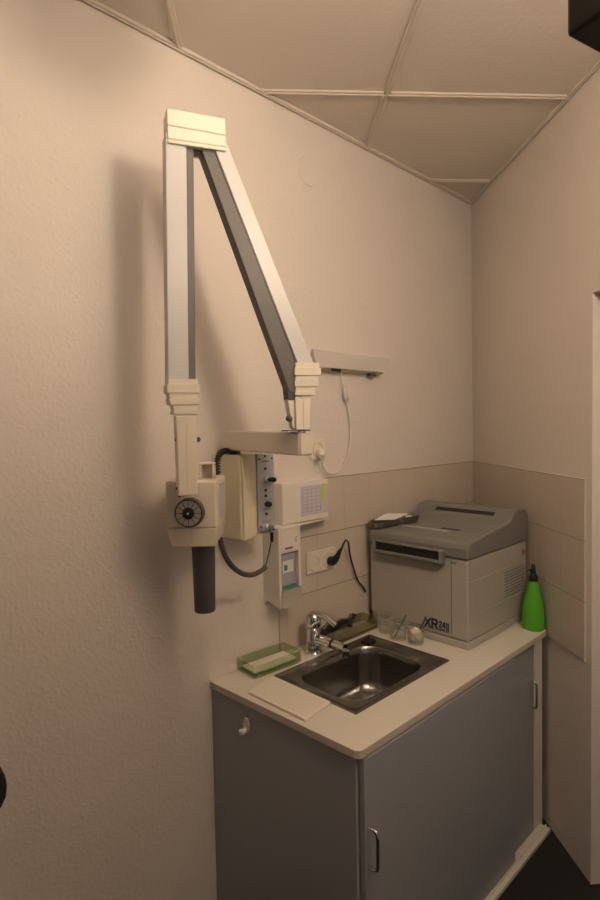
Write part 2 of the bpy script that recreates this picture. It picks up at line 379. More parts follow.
# ------------------------------------------------------------------ tap
t = thing('mixer_tap', 'chrome single-lever mixer tap behind the steel sink', 'tap', (-1.207, -.055, HC))
tx, ty = -1.207, -.055
MB().lathe([(0,0),(.027,0),(.028,.004),(.024,.010),(.0235,.012),(.0235,.085),(.021,.088),(0,.088)], tx, ty, HC, 32, cap=False).build('body', M['chrome'], t, smooth=True)
P = smoothpath([(tx, ty, HC+.048), (tx+.002, ty-.03, HC+.052), (tx+.006, ty-.085, HC+.050), (tx+.009, ty-.135, HC+.046)], 6)
sp = MB().tube(P, .0155, 18).build('spout', M['chrome'], t, smooth=True)
MB().tube([(tx+.0062, ty-.081, HC+.050), (tx+.0065, ty-.089, HC+.0497)], .0164, 18).build('spout_ring', M['black'], sp, smooth=True)
MB().lathe([(0, 0), (.012, 0), (.013, .003), (.013, .022), (0, .022)], tx+.009, ty-.138, HC+.020, 20, cap=False).build('aerator', M['chrome'], sp, smooth=True)
MB().lathe([(0, 0), (.021, 0), (.0265, .006), (.0265, .030), (.020, .046), (.010, .052), (0, .053)], tx, ty, HC+.090, 28, cap=False, axis=(0, -.12, 1)).build('lever_dome', M['chrome'], t, smooth=True)
mb = MB(); P = smoothpath([(tx, ty-.005, HC+.136), (tx+.004, ty-.045, HC+.136), (tx+.007, ty-.078, HC+.124), (tx+.009, ty-.098, HC+.114)], 6)
mb.tube(P, [.0125-.0035*i/len(P) for i in range(len(P))], 14)
for v in mb.bm.verts: v.co.z = v.co.z
mb.build('lever', M['chrome'], t, smooth=True)
mb = MB(); mb.lathe([(0,0),(.007,0),(.009,.004),(.009,.008),(0,.012)], tx-.010, ty-.022, HC+.078, 12, cap=False, axis=(-.4,-1,0)); mb.build('screw_cap', M['chrome'], t, smooth=True)

# ------------------------------------------------------------------ worktop things
t = thing('glass_dish', 'rectangular green glass dish left of the tap by the wall', 'dish', (-1.37, -.06, HC))
a = math.radians(-4); T = Matrix.Translation((-1.385, -.030, HC)) @ Matrix.Rotation(a, 4, 'Z')
mb = MB(); L_, W_ = .098, .050
shell(mb, [rrect(-L_+.004, L_-.004, -W_+.004, W_-.004, .008, .001), rrect(-L_, L_, -W_, W_, .009, .006), rrect(-L_, L_, -W_, W_, .009, .040), rrect(-L_+.004, L_-.004, -W_+.004, W_-.004, .006, .040), rrect(-L_+.004, L_-.004, -W_+.004, W_-.004, .006, .008)])
mb.bm.faces.new([v for v in list(mb.bm.verts)[:36]][::-1])
mb.build('dish_body', M['gglass'], t, smooth=True, T=T)
MB().box(-L_+.012, L_-.012, -W_+.012, W_-.012, .010, .017).build('insert', M['lilac'] if False else M['cutboard'], t, .003, T=T)
mb = MB(); mb.box(-1.428+.0, -1.295, -.118, -.112, 0, .001); mb.bm.free()
o = MB().hexa([(-1.556,-.128,HC+.0005), (-1.436,-.098,HC+.0005), (-1.436,-.345,HC+.0005), (-1.552,-.360,HC+.0005)][::-1]+[(-1.556,-.128,HC+.009), (-1.436,-.098,HC+.009), (-1.436,-.345,HC+.009), (-1.552,-.360,HC+.009)][::-1]).build('cutting_board', M['cutboard'], bevel=.003)
tag(o, 'thin off-white board lying on the worktop left of the sink', 'board')

# long glass tray against the tiles with dark film clips
t = thing('glass_tray', 'long low glass tray behind the sink against the tiles', 'tray', (-1.03, -.045, HC))
T = Matrix.Translation((-1.010, -.055, HC)); L_, W_ = .140, .042
mb = MB(); shell(mb, [rrect(-L_+.004, L_-.004, -W_+.004, W_-.004, .006, .001), rrect(-L_, L_, -W_, W_, .007, .004), rrect(-L_, L_, -W_, W_, .007, .044), rrect(-L_+.004, L_-.004, -W_+.004, W_-.004, .004, .044), rrect(-L_+.004, L_-.004, -W_+.004, W_-.004, .004, .007)])
mb.bm.faces.new([v for v in list(mb.bm.verts)[:36]][::-1]); mb.build('tray_body', M['oliveglass'], t, smooth=True, T=T)
MB().box(-L_+.006, L_-.006, -W_+.006, W_-.006, .008, .014).build('liner', M['cab'], t, .002, T=T)
for k, (x, rz, ln, lab) in enumerate(((-1.110, .25, .040, 'black film clip nearest the tap, lying in the glass tray'), (-1.050, -.15, .044, 'middle black film clip in the glass tray'), (-.975, .5, .038, 'black film clip in the glass tray nearest the processor'))):
    g = thing('film_clip', lab, 'clip', (x, -.05, HC+.015), 'film clips in the glass tray')
    T = Matrix.Translation((x, -.05, HC+.046)) @ Matrix.Rotation(rz, 4, 'Z') @ Matrix.Rotation(-.25, 4, 'Y')
    MB().prism([(-ln, -.004), (ln, -.004), (ln, .006), (ln*.4, .018), (-ln*.5, .018), (-ln, .003)], -.010, .010, 'y').build('clip_body', M['black'], g, .002, T=T)
    MB().tube([(-ln*.6, 0, .016), (0, 0, .020), (ln*.7, 0, .014)], .0028, 8).build('clip_spring', M['chrome'], g, smooth=True, T=T)
o = MB().lathe([(0,0),(.011,0),(.012,.002),(.011,.028),(.006,.036),(.006,.052),(0,.053)], -.852, -.045, HC, 16, cap=False).build('dropper_bottle', M['black'], smooth=True)
tag(o, 'tiny black bottle at the corner where the tiles meet the processor', 'bottle')

# glass cups
def cup(x, y, r, h, lab):
    g = thing('glass_cup', lab, 'glass', (x, y, HC), 'small glass cups in front of the processor')
    MB().lathe([(0, .0005), (r*.78, .0005), (r*.82, .002), (r*.88, h*.4), (r, h), (r-.002, h+.0008), (r-.0035, h), (r*.88-.003, h*.4), (r*.76, .006), (0, .006)], x, y, HC, 32, cap=False).build('cup_body', M['glass'], g, smooth=True)
    return g
cup(-.880, -.122, .036, .066, 'empty small glass cup beside the glass tray, rearmost of the three')
g2 = cup(-.908, -.193, .035, .062, 'small glass cup with a thin rod, middle of the three')
MB().tube([(-.925, -.190, HC+.008), (-.882, -.212, HC+.085)], .0025, 8).build('rod', M['cone'], g2, smooth=True)
g3 = cup(-.900, -.264, .034, .060, 'small glass cup stuffed with white fluff and a stick, nearest the lettering')
mb = MB(); bmesh.ops.create_icosphere(mb.bm, subdivisions=3, radius=.024)
random.seed(4)
for v in mb.bm.verts: v.co *= 1+random.uniform(-.12, .12); v.co.z *= 1.0
mb.build('fluff', M['cotton'], g3, smooth=True, T=Matrix.Translation((-.900, -.264, HC+.032)))
MB().tube([(-.905, -.262, HC+.012), (-.868, -.285, HC+.085)], .004, 8).build('stick', M['cone'], g3, smooth=True)

# ------------------------------------------------------------------ film processor
t = thing('film_processor', 'beige and grey X-ray film processor marked XR 24 on the worktop', 'film processor', (-.61, -.22, HC))
bx = MB().box(-.835, -.374, -.434, -.012, HC+.028, 1.068).build('body', M['xbody'], t, .006)
MB().box(-.838, -.371, -.437, -.010, HC, HC+.026).build('plinth', M['xbody'], t, .005)
# lid with a rising back hump
prof = [(-.842, 1.070), (-.842, 1.105), (-.836, 1.122), (-.815, 1.130), (-.545, 1.158), (-.520, 1.166), (-.502, 1.185), (-.482, 1.197), (-.440, 1.200), (-.392, 1.194), (-.372, 1.172), (-.367, 1.140), (-.367, 1.070)]
lid = MB().prism(prof, -.440, -.010, 'y').build('lid', M['xlid'], t, .006, seg=3)
# hump slot on the sloping front of the hump
def on_lid(u0, u1, y0, y1, zz0, zz1, h, m, name, bev=0):
    d = Vector((u1-u0, 0, zz1-zz0)).normalized(); nn = Vector((-d.z, 0, d.x))*h
    a = Vector((u0, 0, zz0)); b2 = Vector((u1, 0, zz1))
    q = [(a.x, y0, a.z), (b2.x, y0, b2.z), (b2.x, y1, b2.z), (a.x, y1, a.z)]
    return MB().hexa(q + [(p[0]+nn.x, p[1], p[2]+nn.z) for p in q]).build(name, m, lid, bev)
on_lid(-.512, -.500, -.365, -.105, 1.1745, 1.1868, .0015, M['xslot'], 'hump_slot')
stretch(on_lid(-.742, -.726, -.300, -.070, 1.1377, 1.1393, .0008, M['lidlabel'], 'lid_lettering'), 'pale strip of print on the lid')
stretch(on_lid(-.715, -.700, -.330, -.255, 1.1405, 1.142, .0008, M['xslot'], 'lid_badge'), 'dark badge on the lid')
# film tray in front of the lid
tr = MB(); y0, y1 = -.350, -.045
tr.box(-.866, -.842, y0, y1, 1.044, 1.050).box(-.866, -.842, y0, y0+.012, 1.044, 1.092).box(-.866, -.842, y1-.010, y1, 1.044, 1.092).box(-.862, -.842, y0+.012, y1-.01, 1.088, 1.094)
tr.box(-.866, -.862, y0+.012, y1-.010, 1.044, 1.060)
tr = tr.build('film_tray', M['xlid'], t, .002)
MB().box(-.852, -.843, y0+.012, y1-.010, 1.051, 1.088).build('tray_opening', M['xslot'], tr)
for y in (-.372, -.385, -.030):
    MB().lathe([(0, 0), (.005, 0), (.005, .002), (0, .002)], -.835, y, 1.052, 12, cap=False, axis=(-1, 0, 0)).build('screw', M['xlid'], t)
# front panel seam, side grooves and vent
MB().box(-.8365, -.834, -.3715, -.3690, .80, 1.06).build('panel_seam', M['xlid'], t)
MB().box(-.8365, -.834, -.360, -.02, .7985, .8005).build('panel_seam', M['xlid'], t)
for z in (.986, .866):
    MB().box(-.826, -.392, -.4365, -.433, z, z+.0045).build('side_rib', M['xbody'], t, .001)
mb = MB(); random.seed(1)
for i in range(16):
    for j in range(9):
        x = -.565 + i*.0105 + (.005 if j % 2 else 0); z = .878 + j*.0115
        mb.box(x, x+.005, -.4352, -.4335, z, z+.005)
mb.build('vent_grille', M['xlid'], t)
stretch(MB().box(-.412, -.397, -.436, -.4335, 1.015, 1.035).build('sticker', M['orange'], t), 'orange sticker')
def print_on_face(glyphs, y0, z0, sx, sz, wt, lab):
    # bold strokes; glyph coordinates run 0..1 across (towards -y) and 0..1 up
    mb = MB()
    for ox, strokes in glyphs:
        for (a0, b0, a1, b1) in strokes:
            p = Vector((y0-(ox+a0)*sx, z0+b0*sz)); q_ = Vector((y0-(ox+a1)*sx, z0+b1*sz)); d = (q_-p).normalized(); nn = Vector((-d.y, d.x))*wt/2
            e = d*wt*.35
            c4 = [p-e+nn, p-e-nn, q_+e-nn, q_+e+nn]
            mb.prism([(v.x, v.y) for v in c4], -.8362, -.8348, 'x')
    stretch(mb.build('lettering', M['xtext'], t), lab)
GX = [(0, 0, 1, 1), (0, 1, 1, 0)]
GR = [(0, 0, 0, 1), (0, 1, .75, 1), (.75, 1, .95, .8), (.95, .8, .75, .5), (.75, .5, 0, .5), (.4, .5, .95, 0)]
G2 = [(0, .85, .25, 1), (.25, 1, .7, 1), (.7, 1, .9, .75), (.9, .75, 0, 0), (0, 0, 1, 0)]
G4 = [(.75, 0, .75, 1), (.75, 1, 0, .3), (0, .3, 1, .3)]
print_on_face([(0, GX), (1.35, GR)], -.262, .803, .022, .031, .0062, 'dark blue letters XR')
print_on_face([(0, G2), (1.3, G4)], -.3205, .8125, .0105, .0195, .0040, 'dark blue number 24')
mb = MB(); mb.box(-.8362, -.8348, -.344, -.3185, .802, .8065)
for k in range(2): mb.box(-.8362, -.8348, -.3525-.006*k, -.3490-.006*k, .802, .833)
stretch(mb.build('lettering', M['xtext'], t), 'dark blue bars after the number')

# steel dish on the lid
t = thing('steel_dish', 'kidney-shaped steel dish on the processor lid', 'dish', (-.745, -.065, 1.14))
T = Matrix.Translation((-.742, -.064, 1.1400)) @ Matrix.Rotation(math.radians(-6), 4, 'Y') @ Matrix.Rotation(math.radians(-24), 4, 'Z')
def kidney(k, z, n=40):
    out = []
    for i in range(n):
        a = 2*PI*i/n; x = .112*k*c(a); y = .044*k*s(a) - .012*c(2*a)*(1 if s(a) < 0 else .3)
        out.append((x, y, z))
    return out
mb = MB(); shell(mb, [kidney(1.0, .026), kidney(1.03, .027), kidney(.97, .025), kidney(.86, .004), kidney(.80, .0025)])
mb.build('dish_body', M['steel'], t, smooth=True, T=T)
PS = [(-.832, -.030, 1.163), (-.775, -.088, 1.164), (-.680, -.085, 1.176), (-.745, -.025, 1.178)]
o = MB().hexa(PS + [(x_, y_, z_+.0014) for x_, y_, z_ in PS]).build('paper_sheet', M['paper'])
tag(o, 'folded white paper lying in the steel dish', 'paper')
o = MB().lathe([(0,0),(.013,0),(.014,.003),(.014,.010),(.012,.013),(0,.013)], -.668, -.078, 1.1535, 20, cap=False).build('cotton_roll', M['cotton'], smooth=True)
tag(o, 'short pale roll at the right end of the steel dish', 'roll')

# ------------------------------------------------------------------ green bottle
t = thing('spray_bottle', 'bright green conical bottle with black cap beside the processor', 'bottle', (-.494, -.496, HC))
MB().lathe([(0,.0),(.036,0),(.039,.004),(.0405,.015),(.0415,.040),(.0405,.070),(.036,.100),(.028,.135),(.021,.165),(.017,.182),(0,.184)], -.480, -.506, HC, 40, cap=False).build('bottle_body', M['bottle'], t, smooth=True)
MB().lathe([(0,0),(.0165,0),(.0165,.018),(.012,.026),(.009,.040),(.007,.062),(.004,.066),(0,.066)], -.480, -.506, HC+.180, 24, cap=False).build('cap', M['black'], t, smooth=True)
MB().tube([(-.480, -.506, HC+.222), (-.496, -.500, HC+.224)], .004, 8).build('nozzle', M['black'], t, smooth=True)

# ------------------------------------------------------------------ wall devices
def mwall(x, z, y): return Matrix.Translation((x, y, z)) @ Matrix.Rotation(PI/2, 4, 'X')
# control box with arm bracket
XB0, XB1, YB = -1.545, -1.422, -.100
t = thing('control_box', 'yellowed cream control box of the X-ray unit on the wall, with silver switch panel', 'control box', (-1.48, 0, 1.21))
mb = MB(); mb.hexa([(XB0, YB, 1.200), (XB1-.01, YB, 1.212), (XB1, YA, 1.212), (XB0-.012, YA, 1.200), (XB0, YB, 1.456), (XB1-.01, YB, 1.456), (XB1, YA, 1.456), (XB0-.012, YA, 1.456)])
mb.build('housing', M['yellowed'], t, .006)
mb = MB(); mb.prism([(XB0+.004, 1.200), (-1.490, 1.210), (-1.490, 1.456), (-1.535, 1.456), (XB0+.004, 1.450)], YB-.008, YB, 'y'); mb.build('front_cover', M['yellowed'], t, .004)
pn = MB().hexa([(-1.489, YB-.012, 1.226), (-1.424, YB-.012, 1.210), (-1.424, YB, 1.210), (-1.489, YB, 1.226), (-1.489, YB-.012, 1.456), (-1.424, YB-.012, 1.452), (-1.424, YB, 1.452), (-1.489, YB, 1.456)]).build('switch_panel', M['silver'], t, .001)
yp = YB-.012
for nm, x, z, r, h, m_ in (('knob', -1.462, 1.376, .0105, .016, 'chrome'), ('knob', -1.446, 1.377, .0075, .030, 'black'), ('switch', -1.456, 1.303, .0085, .018, 'black'), ('plug_socket', -1.452, 1.232, .0125, .010, 'chrome'), ('lamp_lens', -1.459, 1.345, .0045, .003, 'tick'), ('lamp_lens', -1.459, 1.328, .0045, .003, 'tick'), ('lamp_lens', -1.458, 1.273, .0045, .003, 'tick'), ('lamp_lens', -1.459, 1.410, .0045, .003, 'tick'), ('lamp_lens', -1.459, 1.448, .0035, .003, 'tick'),
                           ('screw', -1.482, 1.440, .003, .002, 'tick'), ('screw', -1.432, 1.440, .003, .002, 'tick'), ('screw', -1.480, 1.236, .003, .002, 'tick'), ('screw', -1.430, 1.222, .003, .002, 'tick')):
    MB().lathe([(0, 0), (r, 0), (r, h*.85), (r*.8, h), (0, h)], x, yp, z, 16, cap=False, axis=(0, -1, 0)).build(nm, M[m_], pn, smooth=True)
MB().box(-1.470, -1.445, yp-.0006, yp, 1.431, 1.434).build('panel_print', M['tick'], pn)
MB().box(-1.470, -1.440, yp-.0008, yp, 1.284, 1.291).build('panel_print', M['tealink'] if False else M['dial'], pn)
MB().box(-1.472, -1.440, yp-.0008, yp, 1.246, 1.254).build('panel_print', M['dial'], pn)

HOSE = [(-1.630, -.11, 1.225), (-1.624, -.11, 1.200), (-1.611, -.11, 1.168), (-1.587, -.11, 1.135), (-1.551, -.11, 1.108), (-1.513, -.11, 1.098), (-1.480, -.112, 1.105), (-1.466, -.113, 1.113)]
LEAD = [(-1.467, -.113, 1.112), (-1.456, -.116, 1.150), (-1.449, -.122, 1.190)]
# hand switch cord: grey thick hose, thin lead and plug
t = thing('hand_switch_cord', 'grey cord looping below the control box up to its plug', 'cord', (-1.5, -.12, 1.14))
P = smoothpath(HOSE, 8)
MB().tube(P, .0078, 12).build('hose', M['cone'], t, smooth=True)
MB().tube(smoothpath(LEAD, 5), .0018, 8).build('lead', M['black'], t, smooth=True)
MB().lathe([(0,0),(.003,0),(.0055,.006),(.0055,.030),(0,.030)], -1.448, -.124, 1.187, 14, cap=False).build('plug', M['black'], t, smooth=True)
# coiled black cable from arm to the tube head
t = thing('coiled_cable', 'black coiled cable behind the tube head, hanging from the horizontal arm', 'cable', (-1.60, -.06, 1.42))
core = smoothpath([(-1.535, -.060, 1.4620), (-1.552, -.055, 1.4660), (-1.568, -.052, 1.4660), (-1.582, -.050, 1.456), (-1.589, -.050, 1.436), (-1.591, -.052, 1.412), (-1.592, -.055, 1.385)], 14)
hx = []; up = None; NT = 9
dense = []
for a_, b_ in zip(core, core[1:]): dense += [a_.lerp(b_, k/NT) for k in range(NT)]
for i, p in enumerate(dense):
    tt = (dense[min(i+1, len(dense)-1)]-dense[max(i-1, 0)]).normalized()
    up = tt.orthogonal().normalized() if up is None else (up-tt*up.dot(tt)).normalized()
    ang = i*2*PI/44
    hx.append(p + .0075*(c(ang)*up + s(ang)*tt.cross(up)))
MB().tube(hx, .0024, 6).build('coil', M['black'], t, smooth=True)
MB().tube(core, .0035, 8).build('cable_core', M['greydark'], t, smooth=True)

# ------------------------------------------------------------------ the X-ray arm (one jointed thing)
root = thing('xray_arm', 'white and grey folding dental X-ray arm with tube head, mounted on the back wall', 'x-ray unit', (-1.53, 0, 1.49))
# horizontal extension arm, square to the wall
ha = MB().hexa([(-1.553, -.356, 1.459), (-1.505, -.356, 1.459), (-1.503, -.028, 1.469), (-1.550, -.028, 1.469), (-1.553, -.356, 1.520), (-1.505, -.356, 1.520), (-1.503, -.028, 1.526), (-1.550, -.028, 1.526)]).build('extension_arm', M['head'], root, .004)
MB().hexa([(-1.551, -.362, 1.461), (-1.507, -.362, 1.461), (-1.507, -.356, 1.461), (-1.551, -.356, 1.461), (-1.551, -.362, 1.518), (-1.507, -.362, 1.518), (-1.507, -.356, 1.518), (-1.551, -.356, 1.518)]).build('end_cap', M['head'], ha, .003)
MB().lathe([(0, 0), (.017, 0), (.017, .014), (0, .014)], -1.526, -.052, 1.4568, 24, cap=False).build('pivot', M['greydark'], root, smooth=True)
# scissor frame: u along arm plane, v away from the camera, z up
P0 = Vector((-1.817, -.227, 0)); du = Vector((.92418327, -.38194933, 0)); dv = Vector((.38194933, .92418327, 0))
F = Matrix(((du.x, dv.x, 0, P0.x), (du.y, dv.y, 0, P0.y), (0, 0, 1, 0), (0, 0, 0, 1)))
VT = .024                                   # half thickness of the beams
def strip(a, b2, w0, w1, v0, v1):           # a,b2=(u,z) of one edge line; body spans w0..w1 sideways (perpendicular)
    a = Vector(a); b2 = Vector(b2); d = (b2-a).normalized(); n = Vector((-d[1], d[0]))
    q = [a+n*w0, b2+n*w0, b2+n*w1, a+n*w1]
    return [(x, y) for x, y in q], v0, v1
# upright beam (left), outer line from top to bottom
A0, A1 = (-.0268, 2.22), (-.0364, 1.640)
q, v0, v1 = strip(A0, A1, 0, .0490, -VT, VT)
ub_ = MB().prism(q, v0, v1, 'y').build('upright_beam', M['white'], root, .0025, T=F)
q, v0, v1 = strip(A0, A1, .0495, .0665, -VT+.006, VT-.006); MB().prism(q, v0, v1, 'y').build('spring_cover', M['greyrod'], ub_, .0015, T=F)
# sloping beam (right)
sb = MB().prism([(.112, 2.239), (.3405, 1.69), (.2940, 1.69), (.0745, 2.235)], -VT, VT, 'y').build('sloping_beam', M['white'], root, .0025, T=F)
MB().prism([(.0800, 2.215), (.0835, 2.215), (.2935, 1.69), (.2905, 1.69)], -VT+.004, VT-.010, 'y').build('shadow_gap', M['black'], sb, T=F)
MB().prism([(.0540, 2.206), (.0820, 2.213), (.2910, 1.69), (.2900, 1.622), (.2700, 1.622)], -VT+.004, VT-.004, 'y').build('spring_cover', M['greyrod'], sb, .002, T=F)
MB().prism([(.262, 1.66), (.288, 1.66), (.288, 1.604), (.267, 1.604)], -VT+.006, VT-.006, 'y').build('rod_end', M['greydark'], sb, .002, T=F)
# top joint cap
mb = MB()
mb.prism([(-.0225, 2.2725), (.1165, 2.2740), (.1165, 2.2345), (-.0225, 2.2345)], -VT-.004, VT+.004, 'y')
mb.prism([(-.0225, 2.2328), (.1165, 2.2328), (.1165, 2.2075), (-.0225, 2.2035)], -VT-.004, VT+.004, 'y')
mb.prism([(-.0225, 2.2015), (.1165, 2.2055), (.1165, 2.1965), (-.0225, 2.1935)], -VT-.006, VT+.006, 'y')
cp = mb.build('top_joint', M['cream'], root, .0025, T=F)
MB().prism([(-.0205, 2.270), (.1145, 2.271), (.1145, 2.198), (-.0205, 2.196)], -VT-.002, VT+.002, 'y').build('joint_core', M['edge'], cp, T=F)
MB().prism([(.020, 2.215), (.095, 2.215), (.092, 2.194), (.040, 2.192)], -VT+.008, VT-.008, 'y').build('hinge', M['black'], cp, .002, T=F)
# stepped castings (collars)
def collar(prof_l, prof_r, zt, hs, name):
    # alternating proud lips and recessed bands that narrow downwards; prof = (z, u) outline
    def at(pr, z):
        for (z0, u0), (z1, u1) in zip(pr, pr[1:]):
            if z1 <= z <= z0: return u0+(u1-u0)*(z0-z)/(z0-z1)
        return pr[-1][1]
    mb = MB(); z = zt
    for i, (h, proud) in enumerate(hs):
        k = .0025 if proud else -.0012
        a0, b0, a1, b1 = at(prof_l, z)-k, at(prof_r, z)+k, at(prof_l, z-h)-k, at(prof_r, z-h)+k
        v0 = VT+.004-.0012*i*.5+k; v1 = v0-.0015
        mb.hexa([(a1, -v1, z-h), (b1, -v1, z-h), (b1, v1, z-h), (a1, v1, z-h), (a0, -v0, z), (b0, -v0, z), (b0, v0, z), (a0, v0, z)])
        z -= h
    return mb.build(name, M['cream'], root, .0008, T=F)
HSEQ = [(.013, 0), (.020, 1), (.013, 0), (.015, 1), (.014, 0), (.009, 1)]
collar([(1.66, -.0375), (1.615, -.0365), (1.56, -.0185)], [(1.66, .036), (1.56, .033)], 1.6525, HSEQ, 'lower_collar')
collar([(1.71, .2835), (1.60, .2845)], [(1.71, .3520), (1.672, .3540), (1.64, .3450), (1.60, .3300)], 1.699, HSEQ, 'elbow_collar')
# necks below the collars
MB().prism([(.285, 1.612), (.3295, 1.612), (.3255, 1.527), (.2865, 1.527)], -.019, .019, 'y').build('elbow_neck', M['cream'], root, .002, T=F)
MB().box(.3065, .3075, -.0196, -.0185, 1.53, 1.605).build('neck_seam', M['edge'], bpy.data.objects['elbow_neck'], T=F)
MB().prism([(.266, 1.605), (.285, 1.605), (.285, 1.53), (.280, 1.53)], -.014, .014, 'y').build('neck_web', M['cream'], root, .002, T=F)
MB().lathe([(0,0),(.0085,0),(.0085,.010),(0,.014)], 0, 0, 0, 14, cap=False, axis=(-.6, -1, 0)).build('clamp_screw', M['cone'], root, smooth=True, T=F @ Matrix.Translation((.272, -.010, 1.556)))
MB().box(.262, .324, -.024, .024, 1.5235, 1.5265).build('pivot_plate', M['greydark'], root, T=F)
MB().lathe([(0,0),(.014,0),(.014,.012),(0,.012)], .305, 0, 1.515, 20, cap=False).build('pivot_pin', M['chrome'], root, smooth=True, T=F)
# fork down to the tube head
fk = MB().prism([(-.0205, 1.566), (.0315, 1.566), (.0290, 1.50), (.0270, 1.375), (-.0185, 1.375), (-.0195, 1.50)], -.022, .012, 'y').build('fork', M['head'], root, .003, T=F)
MB().box(.0030, .0040, -.0228, -.0215, 1.378, 1.560).build('fork_seam', M['edge'], fk, T=F)
MB().box(-.0165, -.0155, -.0226, -.0215, 1.378, 1.530).build('fork_seam', M['edge'], fk, T=F)
MB().lathe([(0,0),(.006,0),(.006,.008),(0,.012)], .030, -.006, 1.508, 12, cap=False, axis=(1, 0, 0)).build('fork_screw', M['greydark'], fk, smooth=True, T=F)
for z in (1.508, 1.392): MB().lathe([(0,0),(.003,0),(.003,.003),(0,.003)], -.019, -.008, z, 10, cap=False, axis=(-1, 0, 0)).build('fork_screw', M['tick'], fk, T=F)
# tube head, its front square to az -44 deg
ah = math.radians(-45.5); hu = Vector((c(ah), s(ah), 0)); hv = Vector((-s(ah), c(ah), 0))
H0 = Vector((-1.7815, -.1995, 0))          # centre of the front face
G = Matrix(((hu.x, hv.x, 0, H0.x), (hu.y, hv.y, 0, H0.y), (0, 0, 1, 0), (0, 0, 0, 1)))
mb = MB(); HW = .0645
mb.hexa([(-HW, 0, 1.284), (HW, 0, 1.284), (HW-.004, .175, 1.290), (-HW+.004, .175, 1.290), (-HW, 0, 1.404), (HW, 0, 1.404), (HW-.004, .175, 1.404), (-HW+.004, .175, 1.404)])
hd = mb.build('tube_head', M['head'], root, .006, T=G)
mb = MB(); mb.hexa([(-HW+.012, .003, 1.236), (HW-.008, .003, 1.236), (HW-.010, .160, 1.240), (-HW+.014, .160, 1.240), (-HW+.001, 0, 1.2835), (HW-.001, 0, 1.2835), (HW-.005, .175, 1.2895), (-HW+.005, .175, 1.2895)])
mb.build('lower_housing', M['edge'] if False else M['head'], hd, .004, T=G)
mb = MB(); mb.box(-.001, .001, -.0008, .002, 1.245, 1.283); mb.build('housing_seam', M['edge'], hd, T=G)
mb = MB(); mb.box(HW-.003, HW+.0012, .045, .120, 1.300, 1.392); mb.build('side_plate', M['white'], hd, .001, T=G)
# grip loop on top
mb = MB()
mb.box(.012, .018, .045, .075, 1.404, 1.447).box(.046, .052, .045, .075, 1.404, 1.440).box(.012, .052, .045, .075, 1.440, 1.447)
mb.build('grip', M['head'], hd, .003, T=G)
MB().box(.018, .046, .070, .074, 1.404, 1.440).build('grip_inside', M['edge'], hd, T=G)
# angle dial
dl = MB().lathe([(0, 0), (.034, 0), (.036, .003), (.036, .020), (.034, .024), (0, .024)], 0, 0, 0, 40, cap=False, axis=(0, -1, 0)).build('angle_dial', M['greyrod'], root, smooth=True, T=G @ Matrix.Translation((.004, -.024, 1.330)))
TD = G @ Matrix.Translation((.0035, -.049, 1.330))
MB().lathe([(0, -.003), (.0325, -.003), (.0325, 0), (0, 0)], 0, 0, 0, 40, cap=False, axis=(0, -1, 0)).build('dial_face', M['dial'], dl, T=TD)
mb = MB()
mb.lathe([(.0310, .0), (.0310, .0014), (.0335, .0014), (.0335, 0)], 0, 0, 0, 40, cap=False, axis=(0, -1, 0))
for k in range(12):
    a = 2*PI*k/12; e = Vector((c(a), 0, s(a))); p = Vector((-s(a), 0, c(a)))*.0007
    q = [e*.013-p, e*.032-p, e*.032+p, e*.013+p]; mb.hexa([tuple(v) for v in q]+[(v.x, -.0009, v.z) for v in q])
mb.build('dial_marks', M['tick'], dl, T=TD)
MB().lathe([(0, 0), (.0145, 0), (.0145, .003), (.008, .006), (0, .006)], 0, 0, 0, 24, cap=False, axis=(0, -1, 0)).build('dial_hub', M['black'], dl, smooth=True, T=TD)
MB().lathe([(0, 0), (.0028, 0), (.0028, .0012), (0, .0012)], 0, 0, 0, 12, cap=False, axis=(0, -1, 0)).build('hub_screw', M['white'], dl, T=TD @ Matrix.Translation((0, -.006, 0)))
MB().box(-.0215, -.0185, -.040, -.010, 1.368, 1.386).build('dial_pointer', M['tick'], dl, T=G)
# cone
MB().lathe([(0, 0), (.0265, 0), (.0275, .002), (.0305, .170), (.0315, .186), (0, .186)], 0, 0, 0, 36, cap=False).build('aiming_cone', M['cone'], root, smooth=True, T=G @ Matrix.Translation((.0155, .065, 1.0535)))

# ------------------------------------------------------------------ soap dispenser
t = thing('soap_dispenser', 'white wall dispenser with a soap bottle window above the tap', 'soap dispenser', (-1.33, 0, .95))
D0, D1, DY = -1.384, -1.285, -.080
mb = MB(); mb.box(D0, D1, -.012, 0, .958, 1.212).box(D0, D0+.010, DY, -.012, .990, 1.212).box(D1-.010, D1, DY, -.012, .990, 1.212)
mb.box(D0+.010, D1-.010, DY, -.012, 1.205, 1.212)
mb.hexa([(D0, DY, .946), (D0+.008, DY, .946), (D0+.008, -.012, .968), (D0, -.012, .968), (D0, DY, .990), (D0+.008, DY, .990), (D0+.008, -.012, .990), (D0, -.012, .990)])
hs = mb.build('housing', M['disp'], t, .002)
fp = MB().box(D0+.010, D1-.010, DY, DY+.010, 1.128, 1.205).build('front_panel', M['disp'], t, .002)
MB().box(-1.357, -1.322, DY-.0008, DY, 1.140, 1.146).build('logo', M['redink'], fp)
MB().box(-1.308, -1.304, DY-.0008, DY, 1.158, 1.178).build('level_mark', M['ink'], fp)
MB().box(D0+.013, D1-.013, DY+.010, -.020, 1.000, 1.125).build('soap_bottle', M['greyliq'], t, .006)
sl = bpy.data.objects['soap_bottle']
stretch(MB().box(-1.358, -1.312, DY+.0088, DY+.010, 1.060, 1.100).build('label', M['paper'], sl), 'white label with a green mark')
MB().box(-1.354, -1.340, DY+.0080, DY+.0088, 1.068, 1.086).build('label_mark', M['tealink'], sl)
MB().box(-1.362, -1.302, DY+.0085, DY+.010, 1.008, 1.018).build('label_band', M['tealink'], sl)
